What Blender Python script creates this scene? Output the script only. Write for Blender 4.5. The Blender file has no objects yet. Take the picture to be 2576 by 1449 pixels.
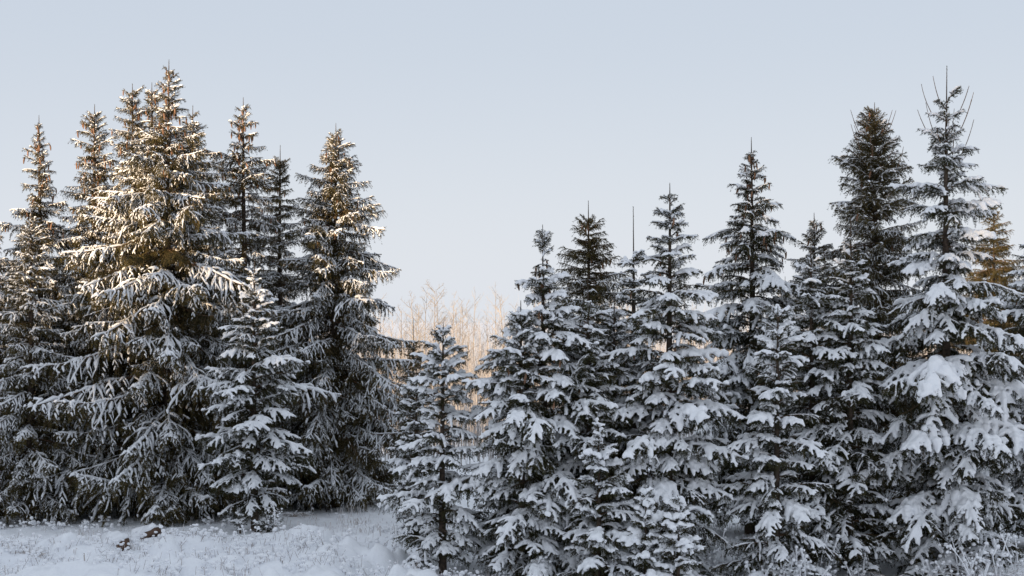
import bpy, math, random
import numpy as np
from mathutils import Matrix, Vector

ORD = ['first', 'second', 'third', 'fourth', 'fifth', 'sixth', 'seventh', 'eighth', 'ninth', 'tenth', 'eleventh', 'twelfth', 'thirteenth', 'fourteenth', 'fifteenth', 'sixteenth', 'seventeenth', 'eighteenth', 'nineteenth', 'twentieth']
# ------------------------------------------------------------------ camera, sky, sun, exposure
scene = bpy.context.scene
coll = scene.collection
F = 1600.0            # focal length in pixels of a 1024 px wide picture
CZ = 4.5              # camera height above the meadow
HY = 318.0            # horizon row
cam_d = bpy.data.cameras.new('camera')
cam_d.sensor_width = 36.0
cam_d.lens = 36.0 * F / 1024.0
cam_d.shift_y = (HY - 288.0) / 1024.0
cam_d.clip_end = 6000
cam = bpy.data.objects.new('camera', cam_d)
cam.location = (0, 0, CZ)
cam.rotation_euler = (math.pi / 2, 0, 0)
coll.objects.link(cam)
scene.camera = cam

SUN_EL = math.radians(6.0)
S2 = (-0.68, -0.73)                               # horizontal direction towards the sun
P2 = (0.73, -0.68)
world = bpy.data.worlds.new('World'); scene.world = world; world.use_nodes = True
nt = world.node_tree; nt.nodes.clear()
sky = nt.nodes.new('ShaderNodeTexSky'); sky.sky_type = 'NISHITA'; sky.sun_disc = False
sky.sun_elevation = SUN_EL
sky.sun_rotation = math.atan2(S2[0], S2[1])
sky.air_density = 1.0; sky.dust_density = 1.2; sky.ozone_density = 1.0
veil = nt.nodes.new('ShaderNodeMix'); veil.data_type = 'RGBA'
veil.inputs[0].default_value = 0.94               # thin even winter haze over the whole sky
tcw = nt.nodes.new('ShaderNodeTexCoord'); sep = nt.nodes.new('ShaderNodeSeparateXYZ'); mr_ = nt.nodes.new('ShaderNodeMapRange')
mr_.inputs[1].default_value = 0.0; mr_.inputs[2].default_value = 0.21; mr_.interpolation_type = 'SMOOTHSTEP'
hz = nt.nodes.new('ShaderNodeMix'); hz.data_type = 'RGBA'
hz.inputs[6].default_value = (5.50, 5.78, 6.25, 1); hz.inputs[7].default_value = (4.40, 4.88, 5.62, 1)   # paler towards the horizon all round
nt.links.new(tcw.outputs['Generated'], sep.inputs[0]); nt.links.new(sep.outputs[2], mr_.inputs[0])
nt.links.new(mr_.outputs[0], hz.inputs[0]); nt.links.new(hz.outputs[2], veil.inputs[7])
bg = nt.nodes.new('ShaderNodeBackground'); bg.inputs[1].default_value = 0.076
out = nt.nodes.new('ShaderNodeOutputWorld')
nt.links.new(sky.outputs[0], veil.inputs[6]); nt.links.new(veil.outputs[2], bg.inputs[0])
nt.links.new(bg.outputs[0], out.inputs[0])
sun_d = bpy.data.lights.new('sun', 'SUN'); sun_d.energy = 5.0; sun_d.angle = math.radians(0.6)
sun_d.color = (1.0, 0.74, 0.46)
sun = bpy.data.objects.new('sun', sun_d); coll.objects.link(sun)
tosun = Vector((S2[0] * math.cos(SUN_EL), S2[1] * math.cos(SUN_EL), math.sin(SUN_EL)))
sun.rotation_euler = tosun.to_track_quat('Z', 'Y').to_euler()
sun.location = (-30, -30, 30)
vs = scene.view_settings
vs.view_transform = 'Standard'; vs.look = 'None'; vs.exposure = 0.88; vs.gamma = 1.0; vs.use_curve_mapping = False
scene.cycles.max_bounces = 6; scene.cycles.diffuse_bounces = 5; scene.cycles.glossy_bounces = 1
scene.cycles.transmission_bounces = 2; scene.cycles.transparent_max_bounces = 4

PX = 1024.0 / 2576.0                              # survey of the photograph was made on a 2576 px copy
def at(px, py, D):
    return Vector(((px * PX - 512.0) / F * D, D, CZ + (HY - py * PX) / F * D))

# ------------------------------------------------------------------ materials
def material(name, col, rough=0.8, vary=0.0, noise=0.0, nscale=8.0, col2=None, bump=0.0, bscale=30.0, spec=0.2):
    m = bpy.data.materials.new(name); m.use_nodes = True
    t = m.node_tree; b = t.nodes['Principled BSDF']
    b.inputs['Roughness'].default_value = rough
    b.inputs['Specular IOR Level'].default_value = spec
    b.inputs['Base Color'].default_value = (*col, 1)
    src = None
    if noise > 0 or col2:
        tc = t.nodes.new('ShaderNodeTexCoord')
        n = t.nodes.new('ShaderNodeTexNoise'); n.inputs['Scale'].default_value = nscale; n.inputs['Detail'].default_value = 3
        t.links.new(tc.outputs['Object'], n.inputs['Vector'])
        r = t.nodes.new('ShaderNodeValToRGB')
        c2 = col2 or tuple(c * (1 - noise) for c in col)
        r.color_ramp.elements[0].position = 0.35; r.color_ramp.elements[1].position = 0.65
        r.color_ramp.elements[0].color = (*c2, 1); r.color_ramp.elements[1].color = (*col, 1)
        t.links.new(n.outputs[0], r.inputs[0]); src = r.outputs[0]
        t.links.new(src, b.inputs['Base Color'])
    if vary > 0:
        oi = t.nodes.new('ShaderNodeObjectInfo')
        hs = t.nodes.new('ShaderNodeHueSaturation')
        mr = t.nodes.new('ShaderNodeMapRange'); mr.inputs[3].default_value = 1 - vary; mr.inputs[4].default_value = 1 + vary
        t.links.new(oi.outputs['Random'], mr.inputs[0]); t.links.new(mr.outputs[0], hs.inputs['Value'])
        if src: t.links.new(src, hs.inputs['Color'])
        else: hs.inputs['Color'].default_value = (*col, 1)
        t.links.new(hs.outputs[0], b.inputs['Base Color'])
    if bump > 0:
        tc = t.nodes.new('ShaderNodeTexCoord')
        n = t.nodes.new('ShaderNodeTexNoise'); n.inputs['Scale'].default_value = bscale; n.inputs['Detail'].default_value = 4
        t.links.new(tc.outputs['Object'], n.inputs['Vector'])
        bp = t.nodes.new('ShaderNodeBump'); bp.inputs['Strength'].default_value = bump; bp.inputs['Distance'].default_value = 0.03
        t.links.new(n.outputs[0], bp.inputs['Height']); t.links.new(bp.outputs[0], b.inputs['Normal'])
    return m

M_NEEDLE = material('spruce_needles', (0.054, 0.050, 0.019), 0.7, vary=0.35, col2=(0.026, 0.028, 0.012), nscale=5)
M_NEEDLE_OLD_SUN = material('old_spruce_needles_sun_tinted', (0.112, 0.088, 0.032), 0.7, vary=0.35, col2=(0.036, 0.032, 0.013), nscale=5)  # golden sunlight put into the light tone, deep shade into the dark one
M_TWIG = material('spruce_twig', (0.16, 0.10, 0.065), 0.9)
M_FROST = material('frosted_needles', (0.62, 0.65, 0.70), 0.8)
M_BARK = material('spruce_bark', (0.115, 0.085, 0.065), 0.95, col2=(0.05, 0.038, 0.03), nscale=18, bump=0.8, bscale=24)
M_SNOW = material('snow', (0.94, 0.95, 0.975), 0.65, bump=0.35, bscale=38, spec=0.25)
M_CONE = material('spruce_cone', (0.29, 0.175, 0.115), 0.75, vary=0.3, col2=(0.16, 0.08, 0.045), nscale=60)
M_GROUND = material('snow_ground', (0.93, 0.945, 0.97), 0.7, bump=0.5, bscale=14, col2=(0.88, 0.895, 0.93), nscale=3.5, spec=0.2)
M_GRASS = material('frosted_grass', (0.74, 0.74, 0.77), 0.85, col2=(0.50, 0.45, 0.42), nscale=2.2)
M_STRAW = material('dead_grass', (0.42, 0.34, 0.27), 0.9, col2=(0.62, 0.58, 0.56), nscale=6)
M_STEM = material('weed_stem', (0.17, 0.11, 0.08), 0.9, col2=(0.5, 0.48, 0.48), nscale=12)
M_STONE = material('brown_stone', (0.16, 0.10, 0.07), 0.95, col2=(0.08, 0.052, 0.04), nscale=7, bump=0.7, bscale=12)
M_BARE = material('bare_twigs', (0.37, 0.33, 0.29), 0.9, vary=0.15, col2=(0.27, 0.23, 0.195), nscale=1.2)
M_BRUSH = material('dry_brush', (0.42, 0.40, 0.395), 0.9, col2=(0.32, 0.285, 0.265), nscale=0.35)
M_WOOD = material('snow_laden_forest', (0.55, 0.57, 0.60), 0.9, col2=(0.06, 0.065, 0.04), nscale=0.9)

# ------------------------------------------------------------------ mesh helpers
class Acc:
    """collects vertices and faces; build() links nothing, it returns one mesh"""
    def __init__(s): s.v = []; s.f = []; s.m = []; s.n = 0
    def add(s, verts, faces, mi=0):
        verts = np.asarray(verts, float)
        s.v.append(verts); s.f.extend([tuple(i + s.n for i in f) for f in faces]); s.m.extend([mi] * len(faces)); s.n += len(verts)
    def add_tris(s, tri, mi):                       # tri: (k,3,3) array; mi: int array (k,)
        k = len(tri)
        if not k: return
        s.v.append(tri.reshape(-1, 3)); base = s.n
        s.f.extend([(base + 3 * i, base + 3 * i + 1, base + 3 * i + 2) for i in range(k)])
        s.m.extend(mi.tolist()); s.n += 3 * k
    def mesh(s, name, mats, smooth=False):
        me = bpy.data.meshes.new(name)
        me.from_pydata(np.concatenate(s.v).tolist() if s.v else [], [], s.f)
        for m in mats: me.materials.append(m)
        if len(mats) > 1: me.polygons.foreach_set('material_index', s.m)
        if smooth: me.polygons.foreach_set('use_smooth', [True] * len(me.polygons))
        me.update()
        return me

def tube(acc, pts, rad, sides=3, mi=0, caps=False, flat=1.0):
    pts = np.asarray(pts, float); n = len(pts)
    rad = np.asarray(rad, float) if np.ndim(rad) else np.full(n, rad)
    d = np.gradient(pts, axis=0); d /= np.linalg.norm(d, axis=1)[:, None] + 1e-9
    ref = np.where((np.abs(d[:, 2]) > 0.9)[:, None], np.array([[1., 0, 0]]), np.array([[0, 0, 1.]]))
    a = np.cross(d, ref); a /= np.linalg.norm(a, axis=1)[:, None] + 1e-9
    b = np.cross(a, d)
    ang = np.arange(sides) * 2 * math.pi / sides
    ring = pts[:, None, :] + rad[:, None, None] * (np.cos(ang)[None, :, None] * a[:, None, :] + flat * np.sin(ang)[None, :, None] * b[:, None, :])
    f = []
    for i in range(n - 1):
        for k in range(sides):
            k2 = (k + 1) % sides
            f.append((i * sides + k, i * sides + k2, (i + 1) * sides + k2, (i + 1) * sides + k))
    if caps:
        f.append(tuple(range(sides - 1, -1, -1))); f.append(tuple((n - 1) * sides + k for k in range(sides)))
    acc.add(ring.reshape(-1, 3), f, mi)

def walk(p, d, length, n, g, rng, jit=0.06, up=0.0):
    """a twig as a polyline that bends down (g) and may turn up at its end"""
    p = np.array(p, float); d = np.array(d, float); d /= np.linalg.norm(d)
    pts = [p.copy()]; ds = length / n
    for i in range(n):
        d = d + np.array([0, 0, -g * ds + (up * ds if i > n * 0.5 else 0)]) + rng.normal(0, jit, 3) * 0.5
        d /= np.linalg.norm(d); p = p + d * ds; pts.append(p.copy())
    return np.array(pts)

def needles(acc, segs, rng, per_m, ln, wid, frost=0.0, mi=0, mfrost=2):
    """segs: list of polylines; one triangle per needle, all round the twig and leaning forward"""
    P0 = np.concatenate([s[:-1] for s in segs]); P1 = np.concatenate([s[1:] for s in segs])
    d = P1 - P0; L = np.linalg.norm(d, axis=1); d /= L[:, None] + 1e-9
    cnt = rng.poisson(L * per_m) ; idx = np.repeat(np.arange(len(L)), cnt); k = len(idx)
    t = rng.random(k); b = P0[idx] + (P1 - P0)[idx] * t[:, None]; dd = d[idx]
    r = rng.normal(size=(k, 3)); r -= (r * dd).sum(1)[:, None] * dd; r /= np.linalg.norm(r, axis=1)[:, None] + 1e-9
    r[:, 2] += 0.15
    nd = dd * 0.75 + r * 0.8; nd /= np.linalg.norm(nd, axis=1)[:, None]
    w = np.cross(nd, rng.normal(size=(k, 3))); w /= np.linalg.norm(w, axis=1)[:, None] + 1e-9
    l = ln * (0.7 + 0.6 * rng.random(k))[:, None]
    tri = np.stack([b - w * wid / 2, b + w * wid / 2, b + nd * l], axis=1)
    m = np.full(k, mi)
    if frost > 0: m[(nd[:, 2] > 0.1) & (rng.random(k) < frost)] = mfrost
    acc.add_tris(tri, m)

def remesh(me, voxel, smooth=2, name='snow'):
    o = bpy.data.objects.new('tmp', me); coll.objects.link(o)
    r = o.modifiers.new('r', 'REMESH'); r.mode = 'VOXEL'; r.voxel_size = voxel; r.use_smooth_shade = True
    s = o.modifiers.new('s', 'SMOOTH'); s.iterations = smooth; s.factor = 0.5
    dg = bpy.context.evaluated_depsgraph_get(); dg.update()
    e = o.evaluated_get(dg)
    res = bpy.data.meshes.new_from_object(e)
    bpy.data.objects.remove(o); bpy.data.meshes.remove(me)
    res.name = name; res.materials.clear(); res.materials.append(M_SNOW)
    res.polygons.foreach_set('use_smooth', [True] * len(res.polygons))
    return res

def link(name, data, parent=None, mat=None):
    o = bpy.data.objects.new(name, data); coll.objects.link(o)
    if parent: o.parent = parent
    if mat is not None: o.matrix_local = mat
    return o
def tag(o, label=None, cat=None, group=None, kind=None):
    if label: o['label'] = label
    if cat: o['category'] = cat
    if group: o['group'] = group
    if kind: o['kind'] = kind
    return o

# ------------------------------------------------------------------ ground
_h = np.random.default_rng(7).random((256, 256))
def vnoise(x, y, f, off=0.0):
    x = np.asarray(x, float) * f + off + 500; y = np.asarray(y, float) * f + off * 1.7 + 500
    xi = np.floor(x).astype(int); yi = np.floor(y).astype(int); u = x - xi; v = y - yi
    u = u * u * (3 - 2 * u); v = v * v * (3 - 2 * v)
    g = lambda a, b: _h[a % 256, b % 256]
    return (g(xi, yi) * (1 - u) + g(xi + 1, yi) * u) * (1 - v) + (g(xi, yi + 1) * (1 - u) + g(xi + 1, yi + 1) * u) * v
def gz(x, y):
    x = np.asarray(x, float); y = np.asarray(y, float)
    near = np.exp(-((y - 29.0) / 9.0) ** 2) * np.exp(-((x) / 18.0) ** 2)
    rough = np.clip((32.2 - y) / 2.2, 0.25, 1.0) * np.clip((0.5 - x) / 2.5, 0.35, 1.0)
    z = 0.22 * (vnoise(x, y, 0.25, 3) - 0.5) * (0.4 + near)
    lump = np.clip(vnoise(x, y, 1.3, 11) - 0.42, 0, 1) * 0.75 + np.clip(vnoise(x, y, 3.1, 21) - 0.42, 0, 1) * 0.5
    z = z + near * rough * lump + near * (0.09 * (vnoise(x, y, 8, 31) - 0.5) + 0.05 * (vnoise(x, y, 15, 37) - 0.5)) * (0.3 + rough)
    z = z - 0.35 * np.clip((x + 1.5) / 3.0, 0, 1) * np.clip((29.5 - y) / 2.0, 0, 1) * np.clip((y - 10) / 10, 0, 1)
    far = np.sqrt(x * x + y * y)
    return z + np.clip(far - 150, 0, None) * -0.002
def axis_coords(a, b, step, lo, hi):
    c = list(np.arange(a, b, step)); g = step
    while c[-1] < hi: g *= 1.22; c.append(c[-1] + g)
    g = step
    while c[0] > lo: g *= 1.22; c.insert(0, c[0] - g)
    return np.array(c)
gx = axis_coords(-13, 12, 0.07, -2500, 2500); gy = axis_coords(25.5, 39, 0.07, -2500, 4000)
X, Y = np.meshgrid(gx, gy); Z = gz(X, Y)
nx, ny = len(gx), len(gy)
i0 = (np.arange(ny - 1)[:, None] * nx + np.arange(nx - 1)[None, :]).ravel()
quads = np.stack([i0, i0 + 1, i0 + nx + 1, i0 + nx], axis=1)
gm = bpy.data.meshes.new('snow_ground')
gm.from_pydata(np.stack([X, Y, Z], -1).reshape(-1, 3).tolist(), [], quads.tolist())
gm.polygons.foreach_set('use_smooth', [True] * len(gm.polygons)); gm.materials.append(M_GROUND)
tag(link('snowy_ground', gm), 'snow covered meadow with lumpy frosted tussocks', None, None, 'structure')

# ------------------------------------------------------------------ bough prototypes
LENS = [0.16, 0.28, 0.48, 0.8, 1.25, 1.9]
def make_bough(L, kind, snow, seed, old=False):
    """kind: 'fan' flat spray of a young spruce, 'curtain' hanging branchlets of an old spruce.
       Returns (needle mesh, snow mesh or None, axis)"""
    rng = np.random.default_rng(seed)
    acc = Acc(); fing = []
    fan = kind != 'curtain'; old = kind == 'oldfan'
    n = max(5, int(L * 9))
    if not fan: ax = walk((0, 0, 0), (1, 0, 0.12), L, n, 0.55 / L, rng, 0.07, 0.75 / L)
    else: ax = walk((0, 0, 0), (1, 0, 0.30), L, n, (0.35 + 0.55 * min(1, snow) * min(1, L / 0.8)) / L, rng, 0.07, 0.15 / L)
    seg = [ax[n // 8:]]
    tt = np.linspace(0, 1, n + 1)
    tube(acc, ax, 0.004 + 0.011 * L ** 0.8 * (1 - tt), 4, 1)
    at_ = lambda t: np.array([np.interp(t, tt, ax[:, k]) for k in range(3)])
    wmax = (0.33 if fan else 0.30) * L ** 0.85
    nb = max(4, int(L / 0.055)) if L > 0.3 else max(4, int(L / 0.035))
    side = 1
    ph = rng.uniform(0, 6.28, 2)
    patch = lambda t: 0.5 + 0.5 * math.sin(t * L * 13 + ph[0]) * math.sin(t * L * 5.1 + ph[1])     # snow lies in patches along the bough
    if snow > 0:
        k0 = max(1, int(n * (0.35 if L > 0.5 else 0.15)))
        p = ax[k0:].copy(); tq = tt[k0:]
        rr = (0.013 + 0.014 * L ** 0.5) * snow * (0.45 + 0.6 * rng.random(len(p)) + 0.4 * np.array([patch(t) for t in tq]))
        if not fan: rr *= 0.7 * np.where(rng.random(len(rr)) < 0.25, 0.4, 1.1)
        rr[-1] *= 0.6
        p[:, 2] += rr * 0.8
        fing.append((p, rr))
    for i in range(nb):
        t = 0.08 + 0.90 * (i + rng.random() * 0.7) / nb
        side = -side
        sh = (t / 0.38) ** 0.75 if t < 0.38 else ((1 - t) / 0.62) ** 0.7
        l = wmax * sh * (0.6 + 0.65 * rng.random()) + 0.045
        base = at_(t); fw = at_(min(1, t + 0.03)) - at_(max(0, t - 0.03)); fw /= np.linalg.norm(fw)
        lat = np.cross([0, 0, 1.], fw); lat /= np.linalg.norm(lat) + 1e-9
        a = math.radians(62 - 26 * t + rng.normal(0, 10))
        d = fw * math.cos(a) + lat * side * math.sin(a) + np.array([0, 0, rng.normal(0.05, 0.16) if fan else rng.normal(0.0, 0.25)])
        m = max(3, int(l / 0.06))
        br = walk(base, d, l * (1 if fan else 1.25), m, rng.uniform(1.5, 4.5) if fan else rng.uniform(1.5, 5.5), rng, 0.10)
        seg.append(br); tube(acc, br[::max(1, m // 3)] if m > 3 else br, 0.0025, 3, 1)
        pk = patch(t)
        if snow > 0 and rng.random() < ((0.18 + 0.80 * pk) if fan else (0.55 + 0.45 * pk)) * (0.45 if t < 0.3 and L > 0.4 else 1):
            p = br[(0 if rng.random() < 0.6 else 1):].copy()
            if fan:
                rr = snow * (0.0125 + 0.018 * rng.random()) * (0.5 + 0.9 * rng.random(len(p))) * (1 + 0.15 * L)
            else:
                p = p[:max(2, int(len(p) * (0.4 + 0.55 * rng.random())))]
                rr = snow * (0.0115 + 0.0165 * rng.random()) * (0.35 + 1.15 * rng.random(len(p)))
            if len(p) >= 2:
                rr[-1] *= 0.7; p[:, 2] += rr * 0.9
                if not fan: p[:, 0] += rr * 0.4
                fing.append((p, rr))
        ns = int(l / (0.042 if fan else 0.032)) + 1
        for j in range(ns):
            s = (j + 0.3 + rng.random() * 0.5) / ns
            k = min(m - 1, int(s * m)); q = br[k]; f2 = br[k + 1] - br[k]; f2 /= np.linalg.norm(f2)
            l2 = (0.36 * l * (1 - s) + 0.035) * (0.6 + 0.7 * rng.random())
            sd = 1 if rng.random() < 0.5 else -1
            lt = np.cross([0, 0, 1.], f2); lt /= np.linalg.norm(lt) + 1e-9
            d2 = f2 * 0.75 + lt * sd * 0.7 + np.array([0, 0, rng.normal(0, 0.15) - (0.05 if fan else 0.22)])
            tw = walk(q, d2, l2, 2, 1.8 if fan else 4.5, rng, 0.08)
            seg.append(tw)
            if snow > 0 and fan and l2 > 0.045 and rng.random() < 0.75 * (0.2 + pk):
                p = tw.copy(); rr = snow * (0.009 + 0.009 * rng.random()) * (0.7 + 0.5 * rng.random(len(p)))
                p[:, 2] += rr * 0.8; fing.append((p, rr))
            if snow > 0 and not fan and rng.random() < 0.42 * (0.5 + pk):
                p = tw.copy(); rr = snow * (0.008 + 0.012 * rng.random()) * np.array([1, 1, 0.6]); p[:, 2] += rr; fing.append((p, rr))
            # side twigs hanging below the spray
            if rng.random() < (0.55 if fan else 0.4):
                d3 = f2 * 0.5 + np.array([rng.normal(0, 0.25), rng.normal(0, 0.25), -0.8])
                seg.append(walk(q, d3, (0.05 + 0.10 * min(1, L)) * rng.uniform(0.6, 1.3) * (1 if fan else 1.15), 2, 3.0, rng, 0.08))
    per = 200 if L < 0.6 else 150 if L < 1.0 else 110
    wid = 0.0075 if L < 0.6 else 0.0095 if L < 1.0 else 0.012
    needles(acc, seg, rng, per, 0.026 if L < 1 else 0.030, wid, frost=(0.10 if old else 0.14) * min(1, snow + 0.3 * old) if fan else 0.03 + 0.07 * min(1, snow))
    me = acc.mesh('bough_' + kind, [M_NEEDLE if fan and not old else M_NEEDLE_OLD_SUN, M_TWIG, M_FROST])
    sm = None
    if fing and snow > 0:
        sa = Acc()
        for p, rr in fing:
            p = np.vstack([p[0] - (p[1] - p[0]) * 0.15, p, p[-1] + (p[-1] - p[-2]) / (np.linalg.norm(p[-1] - p[-2]) + 1e-9) * rr[-1] * 0.8])
            rr = np.concatenate([[rr[0] * 0.4], rr, [rr[-1] * 0.35]])
            tube(sa, p, rr, 6 if fan else 4, 0, True, 0.9)
        sm = sa.mesh('snow', [M_SNOW], True)
        if fan: sm = remesh(sm, 0.011 if L < 0.4 else 0.013 if L < 1.0 else 0.0155, 1)
    return me, sm, ax

PROTO = {}
def proto(L, kind, snow, v):
    i = min(range(len(LENS)), key=lambda q: abs(math.log(LENS[q] / L)))
    sn = 0 if snow <= 0.15 else 0.6 if snow < 0.8 else 1.0 if snow < 1.25 else 1.3 if snow < 1.85 else 2.0
    if kind == 'curtain': sn = min(sn, 1.0)
    key = (i, kind, sn, v % (4 if i > 2 and kind == 'curtain' else 3 if i > 2 else 2))
    if key not in PROTO:
        PROTO[key] = make_bough(LENS[i], kind, sn, 1000 * i + 100 * (kind == 'fan') + 300 * (kind == 'oldfan') + int(sn * 20) + 7 * (v % 4))
    return PROTO[key], L / LENS[i]
for i_ in range(len(LENS)):
    for sn_ in (0.6, 1.0, 1.3):
        for v_ in range(3): proto(LENS[i_], 'fan', sn_, v_)
        if i_ < 4 and sn_ < 1.2: proto(LENS[i_], 'oldfan', sn_, 0); proto(LENS[i_], 'oldfan', sn_, 1)

# a spruce cone: a spindle with stepped scales
def cone_mesh():
    a = Acc(); z = np.linspace(0, -0.125, 12); rng = np.random.default_rng(3)
    r = 0.0155 * np.sin(np.linspace(0.35, math.pi - 0.25, 12)) ** 0.7 * np.where(np.arange(12) % 2 == 0, 1.12, 0.88)
    p = np.stack([0.006 * np.sin(z * 20), np.zeros(12), z], 1)
    tube(a, p, r, 7, 0, True); return a.mesh('cone', [M_CONE], False)
CONE = cone_mesh()

# ------------------------------------------------------------------ spruces
NB = 0
def spruce(label, px, top, D, prof, kind='fan', snow=1.0, seed=1, leader=None, cones=0, topsnow=None, dens=1.0,
           bare_below=0.14, style=None, group=None, name='spruce_tree', shade_snow=None, pitch_low=-11, wid=1.0):
    global NB
    rng = random.Random(seed)
    p = at(px, top, D); x, y = p.x, p.y
    z0 = float(gz(x, y)); H = p.z - z0
    root = link(name, None); root.location = (x, y, z0); root.empty_display_size = 0.3
    tag(root, label, 'spruce tree', group)
    m = PX / F * D                                        # metres per surveyed pixel
    ys = [CZ + (HY - yy * PX) / F * D - z0 for yy, _ in prof]; ws = [w * m for _, w in prof]
    ys = [H] + ys; ws = [0.03] + ws
    def width(z):
        for i in range(len(ys) - 1):
            if ys[i] >= z >= ys[i + 1]:
                u = (ys[i] - z) / max(1e-6, ys[i] - ys[i + 1]); return ws[i] * (1 - u) + ws[i + 1] * u
        return ws[-1]
    # trunk with a slight wander
    lead = leader if leader is not None else 0.35
    wob = [rng.uniform(-1, 1) for _ in range(4)]
    def trunk_xy(z):
        u = z / H
        return (0.05 * math.sin(2.2 * u + wob[0] * 3) * H / 9 * (1 - u) * 1.4, 0.05 * math.sin(2.6 * u + wob[1] * 3) * H / 9 * (1 - u))
    tz = np.concatenate([[-0.15], np.linspace(0.02, H - lead, 16), np.linspace(H - lead, H, 4)[1:]])
    tp = [(*trunk_xy(max(0, z)), z) for z in tz]
    rb = 0.0125 * H + 0.012
    tr = [rb * max(0.0, 1 - max(0, z) / H) ** 0.9 + 0.0065 for z in tz]; tr[0] *= 1.3
    tr = [min(q, 0.0045 + 0.009 * (H - z) / lead) if z > H - lead - 1e-6 else q for q, z in zip(tr, tz)]
    a = Acc(); tube(a, tp, tr, 8, 0, True)
    nr = np.random.default_rng(seed)
    top_pts = np.array([q for q in tp if q[2] > H - lead - 0.6] )
    if len(top_pts) > 1: needles(a, [top_pts], nr, 230, 0.022, 0.006, 0, 1, 1)
    link('trunk', a.mesh('trunk', [M_BARK, M_NEEDLE], True), root)
    if kind == 'fan': snow *= 1.32; topsnow = None if topsnow is None else max(0.8, topsnow * 1.3)
    ts = snow if topsnow is None else topsnow
    tops = []
    def place(z, L, yaw, pitch, kd, sn, roll=0.0):
        global NB
        (bm, sm, ax), sc = proto(max(0.13, L), kd, sn, rng.randrange(12))
        tx, ty = trunk_xy(z)
        # keep the tip above the snow
        if z + L * math.sin(pitch) - 0.3 * L < 0.0: pitch = max(pitch, math.asin(max(-0.6, min(0.4, (0.3 * L - z + rng.uniform(-0.05, 0.3)) / max(L, 0.1)))))
        M = Matrix.Translation((tx, ty, z)) @ Matrix.Rotation(yaw, 4, 'Z') @ Matrix.Rotation(-pitch, 4, 'Y') @ Matrix.Rotation(roll, 4, 'X') @ Matrix.Diagonal((sc, sc * rng.choice((1, -1)), sc, 1))
        b = link('bough', bm, root, M)
        if sm: link('snow', sm, b)
        NB += 1
        if H - z < 3.2: tops.append((M, ax, H - z))
    z = H - lead; yaw0 = rng.uniform(0, 6.28)
    while z > bare_below:
        d = H - z; w = width(z) * wid * np.interp(d, [0.3, 1.0, 3.0, 5.0], [0.74, 0.95, 1.18, 1.3])
        n = (3 if style == 'candelabra' and d < 1.3 else 4 if w < 0.25 else 5 if w < 0.6 else 6 if w < 1.2 else 7)
        pitch0 = math.radians(np.interp(d, [0, 0.5, 1.5, 3.5, 6.5], [46, 33, 16, 2, pitch_low]))
        if style == 'candelabra': pitch0 += math.radians(np.interp(d, [0, 1.5, 3.0], [14, 12, 0]))
        if style == 'broom': pitch0 += math.radians(np.interp(d, [0, 1.5, 3.0], [10, 14, 0]))
        kd = ('fan' if kind == 'fan' else 'oldfan') if (w < 0.42 and d < 3) or (style == 'broom' and d < 2.6) else kind
        sn = np.interp(d, [0.3, 1.4, 3.0], [ts * 0.5, ts, snow]) if topsnow is not None else snow
        yaw0 += 2.4
        gap = np.interp(d, [0, 1, 3, 9], [0.15, 0.24, 0.36, 0.43]) / dens * (np.interp(d, [2, 4], [0.88, 1.15]) if kind == 'curtain' else 1.06)
        loose = np.interp(d, [0, 2, 5], [0.04, 0.10, 0.16])
        for j in range(n):
            yaw = yaw0 + 6.2832 * j / n + rng.uniform(-0.45, 0.45)
            L = w * rng.uniform(0.62, 1.14) * (1.22 if rng.random() < 0.09 else 1) / max(0.72, math.cos(pitch0))
            s1 = sn * (0.4 if rng.random() < 0.12 else rng.uniform(0.78, 1.15))
            place(z + rng.uniform(-1, 1) * loose, L, yaw, pitch0 + rng.gauss(0, 0.13), kd, s1, rng.uniform(-0.2, 0.2))
        # shorter, darker boughs between the whorls
        for j in range(0 if style == 'candelabra' and d < 1.3 else 1 if d < 0.8 else 2 if w < 0.35 else 4 if w < 1.0 else 5):
            L = w * rng.uniform(0.35, 0.82)
            if L > 0.1: place(z - gap * rng.uniform(0.2, 0.8), L, rng.uniform(0, 6.28), pitch0 + rng.uniform(-0.25, 0.2), kd, sn * rng.choice((0, 0.45, 0.5, 0.7) if kind == 'fan' and snow < 1.25 else (0, 0, 0.55, 0.7) if snow < 1.25 else (0, 0.6, 0.8, 1)))
        z -= gap * rng.uniform(0.8, 1.2)
    # upright end shoots of a vigorous top
    if style in ('candelabra', 'broom'):
        for j in range(28 if style == 'broom' else 15):
            M, ax, d = rng.choice([t_ for t_ in tops if 0.8 < t_[2] < 2.4 and (t_[0] @ Vector(t_[1][-2])).xy.length < 0.55])
            q = M @ Vector(ax[-2]); hx = Vector((q.x, q.y, 0)); hx = hx.normalized() if hx.length > 0.02 else Vector((1, 0, 0))
            r2 = np.random.default_rng(seed * 31 + j); sa = Acc()
            pts = walk((0, 0, 0), (hx.x * 0.5, hx.y * 0.5, 0.9), rng.uniform(0.3, 0.6) * (1.25 if style == 'candelabra' else 0.9), 5, -1.2, r2, 0.03)
            tube(sa, pts, np.linspace(0.008, 0.004, 6), 4, 0); needles(sa, [pts], r2, 70, 0.02, 0.005, 0, 1, 1)
            link('shoot', sa.mesh('shoot', [M_TWIG, M_NEEDLE]), root, Matrix.Translation(q))
    if style == 'nest':
        for j in range(9): place(H - 0.56 + 0.045 * j * rng.uniform(0.6, 1), rng.uniform(0.24, 0.36) * (1 - 0.05 * j), j * 2.4, math.radians(rng.uniform(52, 74)), 'fan', rng.choice((0.6, 1.0)))
        for j in range(7): place(H - 0.64 - 0.035 * j, rng.uniform(0.13, 0.2), j * 2.4 + 1, math.radians(rng.uniform(-35, 20)), 'fan', 0.6)
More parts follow.
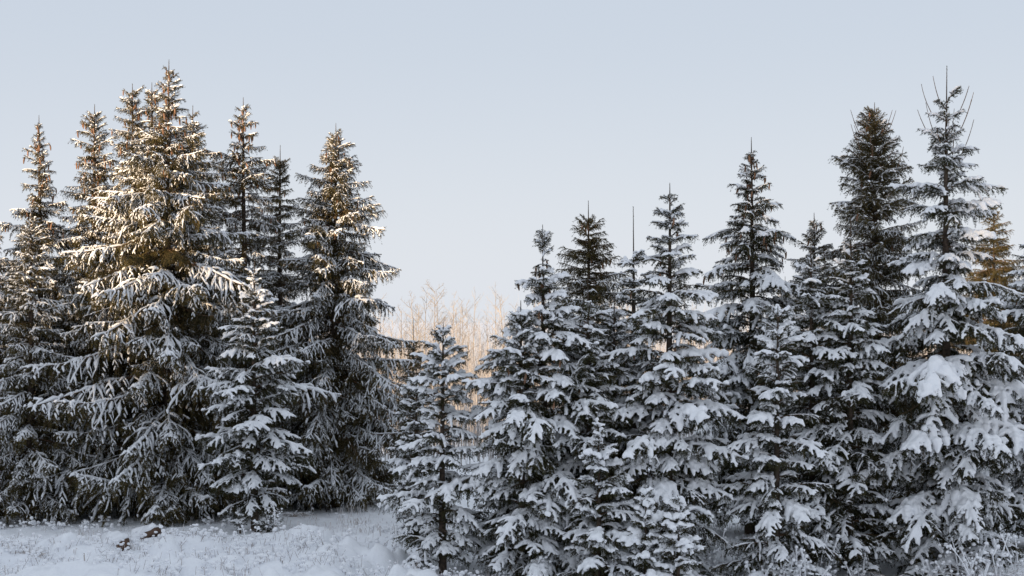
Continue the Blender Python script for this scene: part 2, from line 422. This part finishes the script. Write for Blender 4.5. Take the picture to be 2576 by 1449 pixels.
    for j in range(int(cones * 1.6)):
        M, ax, d = rng.choice(tops)
        k = rng.randint(len(ax) // 3, len(ax) - 1); q = M @ Vector(ax[k])
        link('cone', CONE, root, Matrix.Translation(q + Vector((rng.uniform(-.03, .03), rng.uniform(-.03, .03), -0.015))) @ Matrix.Rotation(rng.uniform(0, 6.28), 4, 'Z') @ Matrix.Rotation(rng.uniform(-0.3, 0.3), 4, 'Y') @ Matrix.Scale(rng.uniform(1.0, 1.4), 4))
    return root

C = 'curtain'
LG, RG = 'old spruces of the left clump', 'young spruces of the right thicket'
# left clump
spruce('spruce cut by the left edge of the picture, its narrow tip only just inside', -38, 440, 37.5, [(500, 25), (700, 80), (1000, 150), (1330, 190)], C, 1, 11, cones=10, topsnow=0.5, group=LG)
spruce('tall narrow tipped spruce nearest the left edge, cones below its tip', 98, 290, 38.5, [(330, 14), (400, 34), (470, 45), (560, 70), (800, 130), (1100, 190), (1320, 200)], C, 1, 12, cones=42, topsnow=0.5, group=LG)
spruce('shorter snowy spruce in front at the far left, boughs reaching the ground', 78, 530, 35.3, [(600, 45), (800, 95), (1100, 140), (1340, 150)], C, 1.3, 13, group=LG, topsnow=1)
spruce('slender sunlit spruce second from the left edge, thick with cones', 238, 262, 39, [(330, 45), (450, 58), (530, 95), (700, 120), (1000, 160), (1300, 170)], C, 1, 14, cones=60, topsnow=0.5, group=LG)
spruce('tallest broad spruce of the left clump with sunlit golden upper boughs', 425, 150, 36, [(200, 22), (250, 42), (300, 40), (360, 95), (430, 125), (560, 175), (750, 220), (900, 255), (1100, 265), (1320, 240)], C, 1, 15, cones=60, topsnow=0.5, group=LG, dens=1.12)
spruce('thin pointed spruce tip directly left of the tallest left spruce', 333, 210, 38.4, [(250, 38), (330, 48), (430, 60), (700, 120), (1300, 160)], C, 1, 16, cones=20, topsnow=0.5, group=LG, dens=0.9)
spruce('thin spruce tip squeezed between the two tallest tips on the left', 382, 207, 39.5, [(250, 34), (330, 44), (430, 60), (700, 120), (1300, 150)], C, 1, 17, cones=20, topsnow=0.5, group=LG, dens=0.9)
spruce('plain pointed spruce tip directly right of the tallest left spruce', 485, 265, 38.6, [(330, 35), (400, 62), (600, 100), (1000, 150), (1300, 150)], C, 1, 18, topsnow=0.5, group=LG, cones=6)
spruce('open crowned cone laden spruce with its dark trunk showing, mid left clump', 612, 245, 39.5, [(300, 34), (360, 40), (390, 72), (450, 85), (560, 95), (700, 92), (900, 120), (1300, 150)], C, 0.8, 19, cones=75, topsnow=0.5, group=LG, dens=0.78)
spruce('thin dark spruce standing behind, between the cone laden and rightmost left spruces', 705, 365, 41, [(420, 30), (500, 50), (600, 65), (800, 100), (1250, 130)], C, 0.6, 20, cones=8, topsnow=0.1, group=LG, leader=0.5)
spruce('big bushy topped sunlit spruce at the right end of the left clump', 845, 310, 38.5, [(350, 28), (400, 54), (480, 84), (560, 95), (680, 118), (770, 130), (830, 165), (950, 180), (1100, 185), (1280, 175)], C, 1, 21, cones=40, topsnow=0.5, group=LG, dens=1.35)
spruce('young snow laden spruce in front of the left clump, bare trunk above the ground', 640, 655, 33.2, [(700, 28), (780, 55), (860, 90), (940, 135), (1000, 122), (1100, 140), (1200, 135), (1280, 60)], 'fan', 1, 22, wid=0.92, dens=1.15, bare_below=0.55, group='young spruces in front of the left clump')
spruce('knee high snowy spruce seedling left of the young front spruce trunk', 604, 1300, 32.6, [(1320, 26), (1345, 42)], 'fan', 1.2, 24, leader=0.06, bare_below=0.06, group='spruce seedlings at the foot of the young front spruce')
spruce('knee high dark spruce seedling right of the young front spruce trunk', 672, 1285, 32.4, [(1310, 28), (1345, 52)], 'fan', 0.9, 25, leader=0.06, bare_below=0.06, group='spruce seedlings at the foot of the young front spruce')
spruce('small dark thin spruce far back in the gap between the clumps', 1040, 800, 48, [(860, 22), (940, 42), (1100, 60), (1300, 70)], C, 0.5, 23, leader=0.9, topsnow=0.1)
# right thicket
spruce('slim young spruce at the left end of the right thicket, trunk showing', 1115, 812, 27.7, [(835, 24), (880, 55), (945, 92), (1000, 88), (1100, 100), (1300, 122), (1440, 135)], 'fan', 1.2, 31, group=RG, dens=0.95, leader=0.22, wid=0.96, bare_below=0.08)
spruce('small snowy spruce half hidden behind the slim one at the gap', 1048, 925, 31.5, [(970, 36), (1100, 65), (1280, 80)], 'fan', 1.2, 32, group=RG)
spruce('broad snow laden spruce with a tuft like a nest on its bare tip', 1365, 565, 27.5, [(600, 6), (650, 12), (690, 22), (715, 72), (770, 65), (830, 110), (920, 165), (1000, 175), (1100, 180), (1250, 195), (1449, 200)], 'fan', 1.3, 33, style='nest', cones=26, leader=0.88, group=RG, dens=0.95)
spruce('short spruce tip at the left shoulder of the nest topped spruce', 1310, 757, 27.2, [(800, 38), (900, 85), (1000, 105), (1300, 115), (1449, 120)], 'fan', 1, 34, group=RG, cones=4)
spruce('dense dark conical spruce standing behind, right of the nest topped spruce', 1480, 505, 34.5, [(540, 18), (600, 58), (700, 82), (800, 88), (1000, 120), (1380, 150)], C, 0.6, 35, topsnow=0.1, cones=14, leader=0.5, group=RG, dens=1.2)
spruce('slender sapling spruce with a long bare leader, mid right thicket', 1593, 520, 29.0, [(605, 22), (640, 38), (700, 44), (800, 75), (1000, 105), (1400, 130)], 'fan', 0.95, 36, leader=1.05, group=RG, dens=0.85)
spruce('thin bare leader rising before the dense dark spruce', 1479, 690, 27.5, [(745, 30), (800, 75), (900, 100), (1200, 110), (1440, 115)], 'fan', 1, 37, leader=0.8, group=RG)
spruce('small spruce tip between the bare leader and the slender sapling', 1545, 735, 28.0, [(790, 40), (860, 70), (1000, 95), (1400, 110)], 'fan', 1, 38, leader=0.45, group=RG)
spruce('large pointed spruce in the middle of the right thicket, snow in thick pads', 1685, 460, 27.4, [(492, 26), (530, 32), (565, 58), (650, 68), (760, 105), (900, 145), (1000, 150), (1100, 155), (1300, 145), (1449, 135)], 'fan', 1.35, 39, leader=0.35, cones=6, group=RG, topsnow=1)
spruce('tall cone hung spruce behind, between the middle and the dense bushy spruces', 1890, 345, 33, [(390, 18), (450, 52), (540, 78), (620, 115), (750, 145), (900, 165), (1380, 175)], 'fan', 1, 40, leader=0.4, cones=60, topsnow=0.6, group=RG)
spruce('narrow spruce tip behind, just left of the dense bushy topped spruce', 2048, 535, 33.5, [(600, 38), (700, 68), (1000, 120), (1380, 140)], C, 0.9, 41, cones=14, topsnow=0.4, group=RG)
spruce('small snowy spruce tip in front of the narrow coned tip', 2040, 595, 28.8, [(650, 26), (700, 46), (760, 85), (900, 110), (1100, 120), (1400, 130)], 'fan', 1, 42, leader=0.5, group=RG)
spruce('snow heaped young spruce low in front with its trunk showing mid height', 1957, 770, 27.1, [(800, 45), (900, 78), (980, 92), (1080, 115), (1200, 125), (1449, 135)], 'fan', 1.3, 43, group=RG, dens=0.85, leader=0.25)
spruce('dense dark bushy topped spruce with upright bare shoots, second from the right', 2200, 258, 33, [(290, 24), (350, 50), (450, 86), (600, 108), (700, 118), (900, 140), (1380, 165)], C, 0.6, 44, style='broom', cones=24, topsnow=0.25, group=RG, dens=1.5, wid=1.08)
spruce('snowy spruce tip before the dense bushy topped spruce', 2140, 545, 28.6, [(600, 28), (700, 50), (800, 80), (1000, 120), (1400, 140)], 'fan', 1, 45, leader=0.5, group=RG)
spruce('tallest right hand spruce, heavy snow pads and long upright bare tip', 2382, 165, 28.5, [(250, 35), (310, 52), (400, 85), (500, 125), (600, 120), (700, 150), (800, 185), (900, 195), (1050, 210), (1250, 195), (1400, 150)], 'fan', 1.35, 46, leader=0.75, style='candelabra', group=RG, topsnow=0.8, dens=0.9, wid=0.95)
spruce('wide snowy spruce cut by the right edge of the picture', 2615, 570, 31.2, [(640, 55), (800, 130), (1000, 170), (1400, 190)], 'fan', 1.2, 47, group=RG, cones=6)
BG = 'golden spruces far behind the right thicket'
spruce('golden sunlit spruce behind the tallest right hand spruce', 2500, 505, 53, [(560, 32), (700, 80), (900, 110), (1250, 120)], C, 0, 51, group=BG)
spruce('golden sunlit spruce far back at the right edge', 2592, 640, 57, [(700, 30), (850, 70), (1200, 110)], C, 0, 52, group=BG)
spruce('small golden spruce glimpsed through the thicket, left of the narrow tips', 1975, 695, 54, [(740, 24), (850, 58), (1000, 80), (1250, 90)], C, 0, 53, group=BG)
# small snow laden ones in front
SG = 'small snow laden spruces at the front'
spruce('waist high layered spruce thick with snow, front of the right thicket', 1505, 1058, 26.3, [(1090, 24), (1150, 58), (1200, 85), (1300, 108), (1449, 125)], 'fan', 1.35, 61, leader=0.12, group=SG, dens=1.0, bare_below=0.1)
spruce('tiny snow lump spruce between the layered and knob topped little spruces', 1625, 1240, 25.9, [(1270, 26), (1330, 58), (1449, 85)], 'fan', 1.6, 62, leader=0.08, group=SG, bare_below=0.08, dens=1.2)
spruce('tiny spruce buried in snow with a knob of snow on its tip', 1705, 1245, 25.6, [(1282, 32), (1330, 45), (1400, 72), (1449, 85)], 'fan', 1.6, 63, leader=0.2, group=SG, bare_below=0.08, dens=1.2)

# ------------------------------------------------------------------ bare trees beyond the gap
def bare_tree_mesh(H, seed, a=None, at0=(0, 0, -0.2), counts=(15, 6, 4)):
    rng = np.random.default_rng(seed); own = a is None; a = a or Acc()
    def grow(p, d, L, r, lvl):
        n = 5 if lvl == 0 else 4
        pts = walk(p, d, L, n, -0.10 if lvl else -0.05, rng, 0.16 if lvl else 0.05)
        tube(a, pts, np.linspace(r, r * (0.25 if lvl else 0.2), n + 1), 4 if lvl == 0 else 3, 0)
        if lvl >= len(counts): return
        k = counts[lvl]
        for i in range(k):
            t = (0.22 if lvl == 0 else 0.15) + 0.8 * (i + rng.random()) / k
            j = min(n - 1, int(t * n)); q = pts[j] + (pts[j + 1] - pts[j]) * (t * n - j)
            f = pts[j + 1] - pts[j]; f /= np.linalg.norm(f)
            s = rng.normal(size=3); s -= s.dot(f) * f; s /= np.linalg.norm(s)
            grow(q, f * 0.62 + s * 0.85 + np.array([0, 0, 0.22]), L * (0.36 if lvl == 0 else 0.48) * (1.1 - 0.75 * t) * rng.uniform(0.7, 1.25), max(0.0055, r * 0.40), lvl + 1)
    grow(at0, (rng.normal(0, 0.05), 0, 1), H, 0.055, 0)
    return own and a.mesh('bare_crown', [M_BARE])
bt = [bare_tree_mesh(8, 70 + i) for i in range(4)]
rr = random.Random(5)
bare = [(985, 790, 110), (1010, 775, 118), (1040, 740, 112), (1068, 735, 105), (1092, 718, 100), (1112, 722, 106), (1140, 745, 112), (1165, 775, 108),
        (1185, 762, 104), (1205, 800, 112), (1225, 790, 109), (1250, 815, 115), (1275, 830, 118), (1130, 770, 122), (1060, 770, 124), (1740, 830, 110), (1790, 820, 118), (2080, 780, 112), (2110, 760, 116), (2565, 700, 110), (2550, 760, 118)]
bare = sorted(bare)
for i, (px, top, D) in enumerate(bare):
    p = at(px, top, D); z0 = float(gz(p.x, p.y)); H = p.z - z0
    o = link('bare_tree', bt[i % 4]); o.location = (p.x, p.y, z0); s = H / 8.1
    o.scale = (s * 1.15, s * 1.15, s); o.rotation_euler = (0, 0, rr.uniform(0, 6.28))
    if i < 15: tag(o, 'leafless sunlit tree in the far gap, %s from the left there' % ORD[i], 'bare tree', 'leafless trees beyond the gap')
    else: tag(o, 'leafless tree glimpsed behind the right thicket, %s from the left of those' % ORD[i - 15], 'bare tree', 'leafless trees behind the right thicket')

wa = Acc(); r = np.random.default_rng(77)
for i in range(64):
    y = r.uniform(125, 185); x = r.uniform(-0.16, 0.33) * y
    bare_tree_mesh(r.uniform(4.5, 7.0) * (0.85 + 0.4 * float(vnoise(x, y, 0.06, 9))), 500 + i, wa, (x, y, float(gz(x, y)) - 0.2), (14, 6))
tag(link('distant_bare_wood', wa.mesh('distant_bare_wood', [M_BARE])), 'faint sunlit leafless wood closing the view far behind', 'wood', None, 'stuff')
# dry brush at the far side of the meadow, one mass
r = np.random.default_rng(8); K = 66000
bx = r.uniform(-34, 44, K); by = np.where(np.arange(K) % 6 > 0, r.uniform(48, 122, K), r.uniform(130, 190, K)); far_ = by > 125; bx = np.where(far_, bx * 1.7, bx)
hh = (1.0 + 2.5 * r.random(K) ** 1.7) * (0.5 + 0.9 * vnoise(bx, by, 0.16, 5)) * np.where(far_, 1.9, 1.0)
ang = r.uniform(0, 6.28, K); ln = r.uniform(0.05, 0.35, K) * hh
b = np.stack([bx, by, gz(bx, by)], 1); tip = b + np.stack([ln * np.cos(ang), ln * np.sin(ang), hh], 1)
w = np.stack([np.cos(ang + 1.57), np.sin(ang + 1.57), np.zeros(K)], 1) * (0.007 + 0.010 * r.random(K))[:, None]
bend = (b + tip) / 2 - np.stack([ln * np.cos(ang), ln * np.sin(ang), np.zeros(K)], 1) * 0.3
verts = np.stack([b - w, b + w, bend + w * 0.7, bend - w * 0.7, tip], 1).reshape(-1, 3)
o5 = np.arange(K) * 5
faces = [(int(q), int(q) + 1, int(q) + 2, int(q) + 3) for q in o5] + [(int(q) + 3, int(q) + 2, int(q) + 4) for q in o5]
me = bpy.data.meshes.new('dry_brush'); me.from_pydata(verts.tolist(), [], faces); me.materials.append(M_BRUSH)
tag(link('dry_brush', me), 'pale dry brush glowing in the sun far behind the trees', 'brush', None, 'stuff')

# ------------------------------------------------------------------ frosted grass in the clearing
r = np.random.default_rng(9); K = 11000
bx = r.uniform(-11.5, 9.5, K); by = r.uniform(26.2, 37.5, K)
dn = vnoise(bx, by, 0.9, 41); keep = r.random(K) < np.clip((dn - 0.42) * 2.6, 0.05, 1); bx, by = bx[keep], by[keep]; K = len(bx)
hh = r.uniform(0.05, 0.17, K) * (0.45 + 2.2 * np.clip(vnoise(bx, by, 1.1, 51) - 0.35, 0, 1)); ang = r.uniform(0, 6.28, K); ln = hh * r.uniform(0.4, 1.5, K)
dirv = np.stack([np.cos(ang), np.sin(ang), np.zeros(K)], 1); b = np.stack([bx, by, gz(bx, by) - 0.01], 1)
mid = b + dirv * (ln * 0.35)[:, None] + np.stack([0 * hh, 0 * hh, hh], 1); tip = b + dirv * ln[:, None] + np.stack([0 * hh, 0 * hh, hh * 0.8], 1)
w = np.stack([-np.sin(ang), np.cos(ang), np.zeros(K)], 1) * 0.006
verts = np.stack([b - w, b + w, mid + w, mid - w, tip], 1).reshape(-1, 3); o5 = np.arange(K) * 5
faces = [(int(q), int(q) + 1, int(q) + 2, int(q) + 3) for q in o5] + [(int(q) + 3, int(q) + 2, int(q) + 4) for q in o5]
me = bpy.data.meshes.new('frosted_grass'); me.from_pydata(verts.tolist(), [], faces); me.materials.append(M_GRASS)
tag(link('frosted_grass', me), 'frosted grass blades poking through the snow', 'grass', None, 'stuff')

# ------------------------------------------------------------------ weeds, grass clumps, slabs
def blob(acc, c, rx, rz, rng, mi=0):
    nlat, nlon = 4, 7; v = [(c[0], c[1], c[2] + rz)]
    for i in range(1, nlat):
        th = math.pi * i / nlat
        for k in range(nlon):
            ph = 6.2832 * k / nlon; j = rng.uniform(0.85, 1.15)
            v.append((c[0] + rx * j * math.sin(th) * math.cos(ph), c[1] + rx * j * math.sin(th) * math.sin(ph), c[2] + rz * math.cos(th)))
    v.append((c[0], c[1], c[2] - rz)); f = []
    for k in range(nlon): f.append((0, 1 + k, 1 + (k + 1) % nlon))
    for i in range(nlat - 2):
        for k in range(nlon):
            a0 = 1 + i * nlon; b0 = a0 + nlon; k2 = (k + 1) % nlon; f.append((a0 + k, b0 + k, b0 + k2, a0 + k2))
    a0 = 1 + (nlat - 2) * nlon
    for k in range(nlon): f.append((a0 + k, len(v) - 1, a0 + (k + 1) % nlon))
    acc.add(v, f, mi)

def weed(label, x, y, h, seed, group, stems=3, lumps=1.0):
    rng = np.random.default_rng(seed); a = Acc(); s = Acc()
    for i in range(stems):
        d = np.array([rng.normal(0, 0.28), rng.normal(0, 0.2), 1.0]); L = h * rng.uniform(0.6, 1.0)
        st = walk((rng.normal(0, 0.05), rng.normal(0, 0.05), -0.03), d, L, 7, 0.5, rng, 0.1)
        tube(a, st, np.linspace(0.006, 0.003, 8), 4)
        q = st[3:].copy(); q[:, 2] += 0.004; tube(s, q, rng.uniform(0.006, 0.014, len(q)) * lumps, 5, 0, True)
        blob(s, st[-1], 0.026 * lumps * rng.uniform(0.7, 1.3), 0.024 * lumps, rng)
        for j in range(2, 7):
            for _ in range(2 if rng.random() < 0.7 else 1):
                e = np.array([rng.normal(), rng.normal(), 0.5]); l2 = L * rng.uniform(0.1, 0.26)
                b2 = walk(st[j], e, l2, 3, 1.5, rng, 0.1); tube(a, b2, 0.003, 3)
                blob(s, b2[-1], rng.uniform(0.014, 0.032) * lumps, rng.uniform(0.012, 0.026) * lumps, rng)
                if rng.random() < 0.6: blob(s, b2[2], rng.uniform(0.010, 0.02) * lumps, 0.012 * lumps, rng)
    root = link('weed', None); root.location = (x, y, float(gz(x, y))); tag(root, label, 'weed', group)
    link('stem', a.mesh('stem', [M_STEM]), root)['kind'] = 'stuff'; link('snow', s.mesh('snow', [M_SNOW], True), root)['kind'] = 'stuff'

def gpos(px, py):                                         # a point on the meadow seen at that pixel
    D = CZ * F / (py * PX - HY); p = at(px, py, D); return p.x, D
WG = 'frosted weeds at the foot of the right thicket'
rw = random.Random(4)
wl = [(1935, 1.0), (1962, .8), (1985, .7), (2012, .6), (2035, .75), (2068, .65), (1790, .8), (1815, .7), (2420, .9), (2448, 1.0), (2475, .7), (2505, .9), (2535, .8), (2560, .95), (2160, .5), (1900, .5), (2360, .6), (1760, .55), (1270, .5), (1330, .6), (1420, .5), (1560, .6), (1590, .7), (1660, .55)]
wl.sort(); nl = sum(px < 2180 for px, _ in wl)
for i, (px, h) in enumerate(wl):
    D = 27.0 + rw.uniform(-0.4, 0.6); x = (px * PX - 512) / F * D
    lab = 'frosted weed left of the dead grass clumps, %s from the left' % ORD[i] if i < nl else 'frosted weed right of the dead grass clumps, %s from the left there' % ORD[i - nl]
    weed(lab, x, D, h * 1.35 + 0.1, 200 + i, WG, 4, 1.35)
lw = [(625, 1400, .95, 'tall snow crusted weed stalk right of the young front spruce'), (700, 1370, 1.0, 'pale frosted weed spike beside the foot of the young front spruce'), (752, 1425, .85, 'brown branching weed alone in the clearing'),
      (265, 1435, .8, 'leaning dark weed stalk in the left foreground'), (455, 1390, .55, 'low weed right of the brown slabs'), (500, 1400, .5, 'bent weed tuft further right of the brown slabs'), (820, 1440, .5, 'short weed at the bottom edge of the clearing'), (960, 1425, .55, 'short weed close to the slim thicket spruce'), (60, 1415, .4, 'low dark weed near the left bottom corner'), (230, 1446, .4, 'little weed at the bottom edge left')]
for i, (px, py, h, lab) in enumerate(lw):
    x, y = gpos(px, py); weed(lab, x, y, h * 0.8, 300 + i, 'weeds in the clearing', 2 if i != 2 else 4, 0.85)

def grass_clump(label, x, y, h, n, seed, spread=1.0):
    rng = np.random.default_rng(seed); a = Acc(); s = Acc()
    for i in range(n):
        an = rng.uniform(0, 6.28); d = np.array([math.cos(an) * 0.55 * spread, math.sin(an) * 0.55 * spread, 1.0])
        st = walk((rng.normal(0, 0.09), rng.normal(0, 0.07), -0.03), d, h * rng.uniform(0.6, 1.15), 6, 2.6 / h * 0.8, rng, 0.08)
        tube(a, st, np.linspace(0.004, 0.0018, 7), 3)
        if rng.random() < 0.55:
            q = st[3:].copy(); q[:, 2] += 0.006; tube(s, q, rng.uniform(0.004, 0.011, len(q)), 4, 0, True)
    root = link('grass_clump', None); root.location = (x, y, float(gz(x, y))); tag(root, label, 'grass clump', 'dead grass clumps')
    link('blades', a.mesh('blades', [M_STRAW]), root)['kind'] = 'stuff'; link('frost', s.mesh('frost', [M_SNOW], True), root)['kind'] = 'stuff'
for i, (px, D, h, n, lab) in enumerate([(2225, 27.2, .75, 150, 'arching frosted tan grass clump at the bottom edge, left of the tallest right spruce'), (2300, 27.0, .95, 170, 'taller drooping dead grass clump directly beneath the tallest right spruce'), (2480, 27.1, .9, 70, 'wispy upright dead grass near the bottom right corner')]):
    grass_clump(lab, (px * PX - 512) / F * D, D, h * 1.4, int(n * 1.6), 400 + i, 0.6 if i == 2 else 1.0)
for i, (px, py, h, n, lab) in enumerate([(985, 1425, .6, 110, 'frosted grass mound against the slim thicket spruce'), (80, 1420, .35, 60, 'low dark grass tuft in the left foreground'), (520, 1372, .4, 60, 'grass tuft under the left clump, right of the slabs'), (880, 1395, .3, 60, 'small grass hummock in the middle of the clearing'), (740, 1300, .4, 70, 'pale grass tuft at the far edge of the clearing')]):
    x, y = gpos(px, py); grass_clump(lab, x, y, h, n, 420 + i)

def slab(label, px, py, lx, ly, lz, rot, seed):
    x, y = gpos(px, py); rng = np.random.default_rng(seed); n = 7
    a = Acc(); s = Acc()
    gu, gv = np.meshgrid(np.linspace(-.5, .5, n), np.linspace(-.5, .5, n)); out_ = []
    for zz in (-.5, .5):
        out_.append(np.stack([gu * lx, gv * ly, np.full_like(gu, zz * lz)], -1).reshape(-1, 3) + rng.normal(0, 0.02, (n * n, 3)) + 0.05 * np.sin(gu * 5 + gv * 3 + seed).reshape(-1, 1) * np.array([[0.6, 0.4, 1.0]]))
    f = []
    for i in range(n - 1):
        for k in range(n - 1):
            q = i * n + k; f.append((q, q + n, q + n + 1, q + 1)); q += n * n; f.append((q, q + 1, q + n + 1, q + n))
    edge = [k for k in range(n)] + [n - 1 + n * k for k in range(1, n)] + [n * n - 1 - k for k in range(1, n)] + [n * (n - 1 - k) for k in range(1, n - 1)]
    for i in range(len(edge)):
        e0, e1 = edge[i], edge[(i + 1) % len(edge)]; f.append((e0, e1, e1 + n * n, e0 + n * n))
    a.add(np.vstack(out_), f)
    root = link('stone_slab', None); root.location = (x, y, float(gz(x, y)) + 0.035); root.rotation_euler = rot; tag(root, label, 'stone', 'brown slabs in the snow')
    link('stone', a.mesh('stone', [M_STONE], True), root)
    top = out_[1] + np.array([0, 0, 0.004]); hi = top + np.stack([np.zeros(n * n), np.zeros(n * n), 0.07 + 0.05 * rng.random(n * n)], 1)
    rim = (np.abs(gu).ravel() > .49) | (np.abs(gv).ravel() > .49); hi[rim, 2] = top[rim, 2] + 0.012; hi[:, :2] *= 1.02
    s.add(np.vstack([top, hi]), f); link('snow', s.mesh('snow', [M_SNOW], True), root)
slab('wide tilted brown slab half under snow in the left foreground', 290, 1390, 0.5, 0.42, 0.26, (0.34, -0.22, 0.2), 1)
slab('narrow leaning brown slab with snow on its upper side, right of the wide one', 368, 1368, 0.62, 0.26, 0.15, (0.15, -0.42, 0.2), 2)

# snow crusted low herbs all over the meadow, too many to count
r = np.random.default_rng(21); a = Acc(); st = Acc(); K = 6000
bx = r.uniform(-11.5, 9.5, K); by = 26.4 + 9.5 * r.random(K) ** 1.25
for x, y in zip(bx, by):
    dn = float(vnoise(x, y, 0.8, 61)); open_ = (y > 31.5)
    if dn < (0.62 if open_ else 0.40) + 0.12 * r.random(): continue
    z = float(gz(x, y)); h = r.uniform(0.03, 0.20) * (0.6 if open_ else 1)
    tip = np.array([x + r.normal(0, 0.4) * h, y + r.normal(0, 0.4) * h, z + h])
    tube(st, [(x, y, z - 0.02), tip], [0.004, 0.003], 3)
    for _ in range(r.integers(1, 4)):
        c = tip + r.normal(0, 0.025, 3); rx = r.uniform(0.012, 0.05); blob(a, c, rx, rx * r.uniform(0.5, 0.9), r)
tag(link('snow_crusted_herbs', a.mesh('snow_crusted_herbs', [M_SNOW], True)), 'snow crust on countless low herbs in the meadow', 'herbs', None, 'stuff')
tag(link('herb_stalks', st.mesh('herb_stalks', [M_STEM])), 'thin brown herb stalks under the snow crust', 'herbs', None, 'stuff')

# ------------------------------------------------------------------ the wood behind the camera that keeps the low sun off the lower boughs
rng = np.random.default_rng(12); a = Acc()
def wood_tree(s_, p_, H):
    x = S2[0] * s_ + P2[0] * p_; y = S2[1] * s_ + P2[1] * p_
    tube(a, [(x, y, -0.2), (x, y, H * 0.5), (x, y, H)], [0.25, 0.16, 0.02], 5)
    k = 260; z = H * (0.06 + 0.94 * rng.random(k) ** 0.85); R = 0.24 * (H - z) * (0.8 + 0.4 * rng.random(k)) + 0.12; an = rng.uniform(0, 6.28, k)
    c = np.stack([np.full(k, x), np.full(k, y), z], 1); dv = np.stack([np.cos(an), np.sin(an), np.full(k, -0.25)], 1)
    wv = np.stack([-np.sin(an), np.cos(an), np.zeros(k)], 1) * (0.28 * R)[:, None]
    tip = c + dv * R[:, None]; m = c + dv * (0.55 * R)[:, None]
    a.add_tris(np.stack([c, m + wv, tip], 1), np.zeros(k, int)); a.add_tris(np.stack([c, tip, m - wv], 1), np.zeros(k, int))
    low = np.array([0, 0, -0.5]); a.add_tris(np.stack([m + wv * .8, m - wv * .8, m + low * R[:, None]], 1), np.zeros(k, int))
for p_ in np.arange(-38, -23.2, 1.3):
    wood_tree(40 + rng.uniform(-2, 2), p_ + rng.uniform(-.6, .6), 12.9 + rng.normal(0, 0.5)); wood_tree(46 + rng.uniform(-2, 2), p_ + rng.uniform(-.6, .6), 13.2 + rng.normal(0, 0.7))
    wood_tree(52 + rng.uniform(-2, 2), p_ + rng.uniform(-.6, .6), 13.5 + rng.normal(0, 0.5)); wood_tree(58 + rng.uniform(-2, 2), p_ + 0.6, 13.8 + rng.normal(0, 0.5))
for p_ in np.arange(-23.2, -6, 1.4):
    wood_tree(40 + rng.uniform(-2, 2), p_ + rng.uniform(-.4, .4), 18.5 + rng.normal(0, 0.8)); wood_tree(45 + rng.uniform(-2, 2), p_ + rng.uniform(-.4, .4), 18.5 + rng.normal(0, 0.8))
tag(link('forest', a.mesh('forest', [M_WOOD])), 'snow laden spruce wood standing behind the viewer', 'forest', None, 'stuff')
print('BOUGHS', NB, 'PROTOS', len(PROTO), 'TRIS', sum(len(p.vertices) - 2 for m in bpy.data.meshes for p in m.polygons))
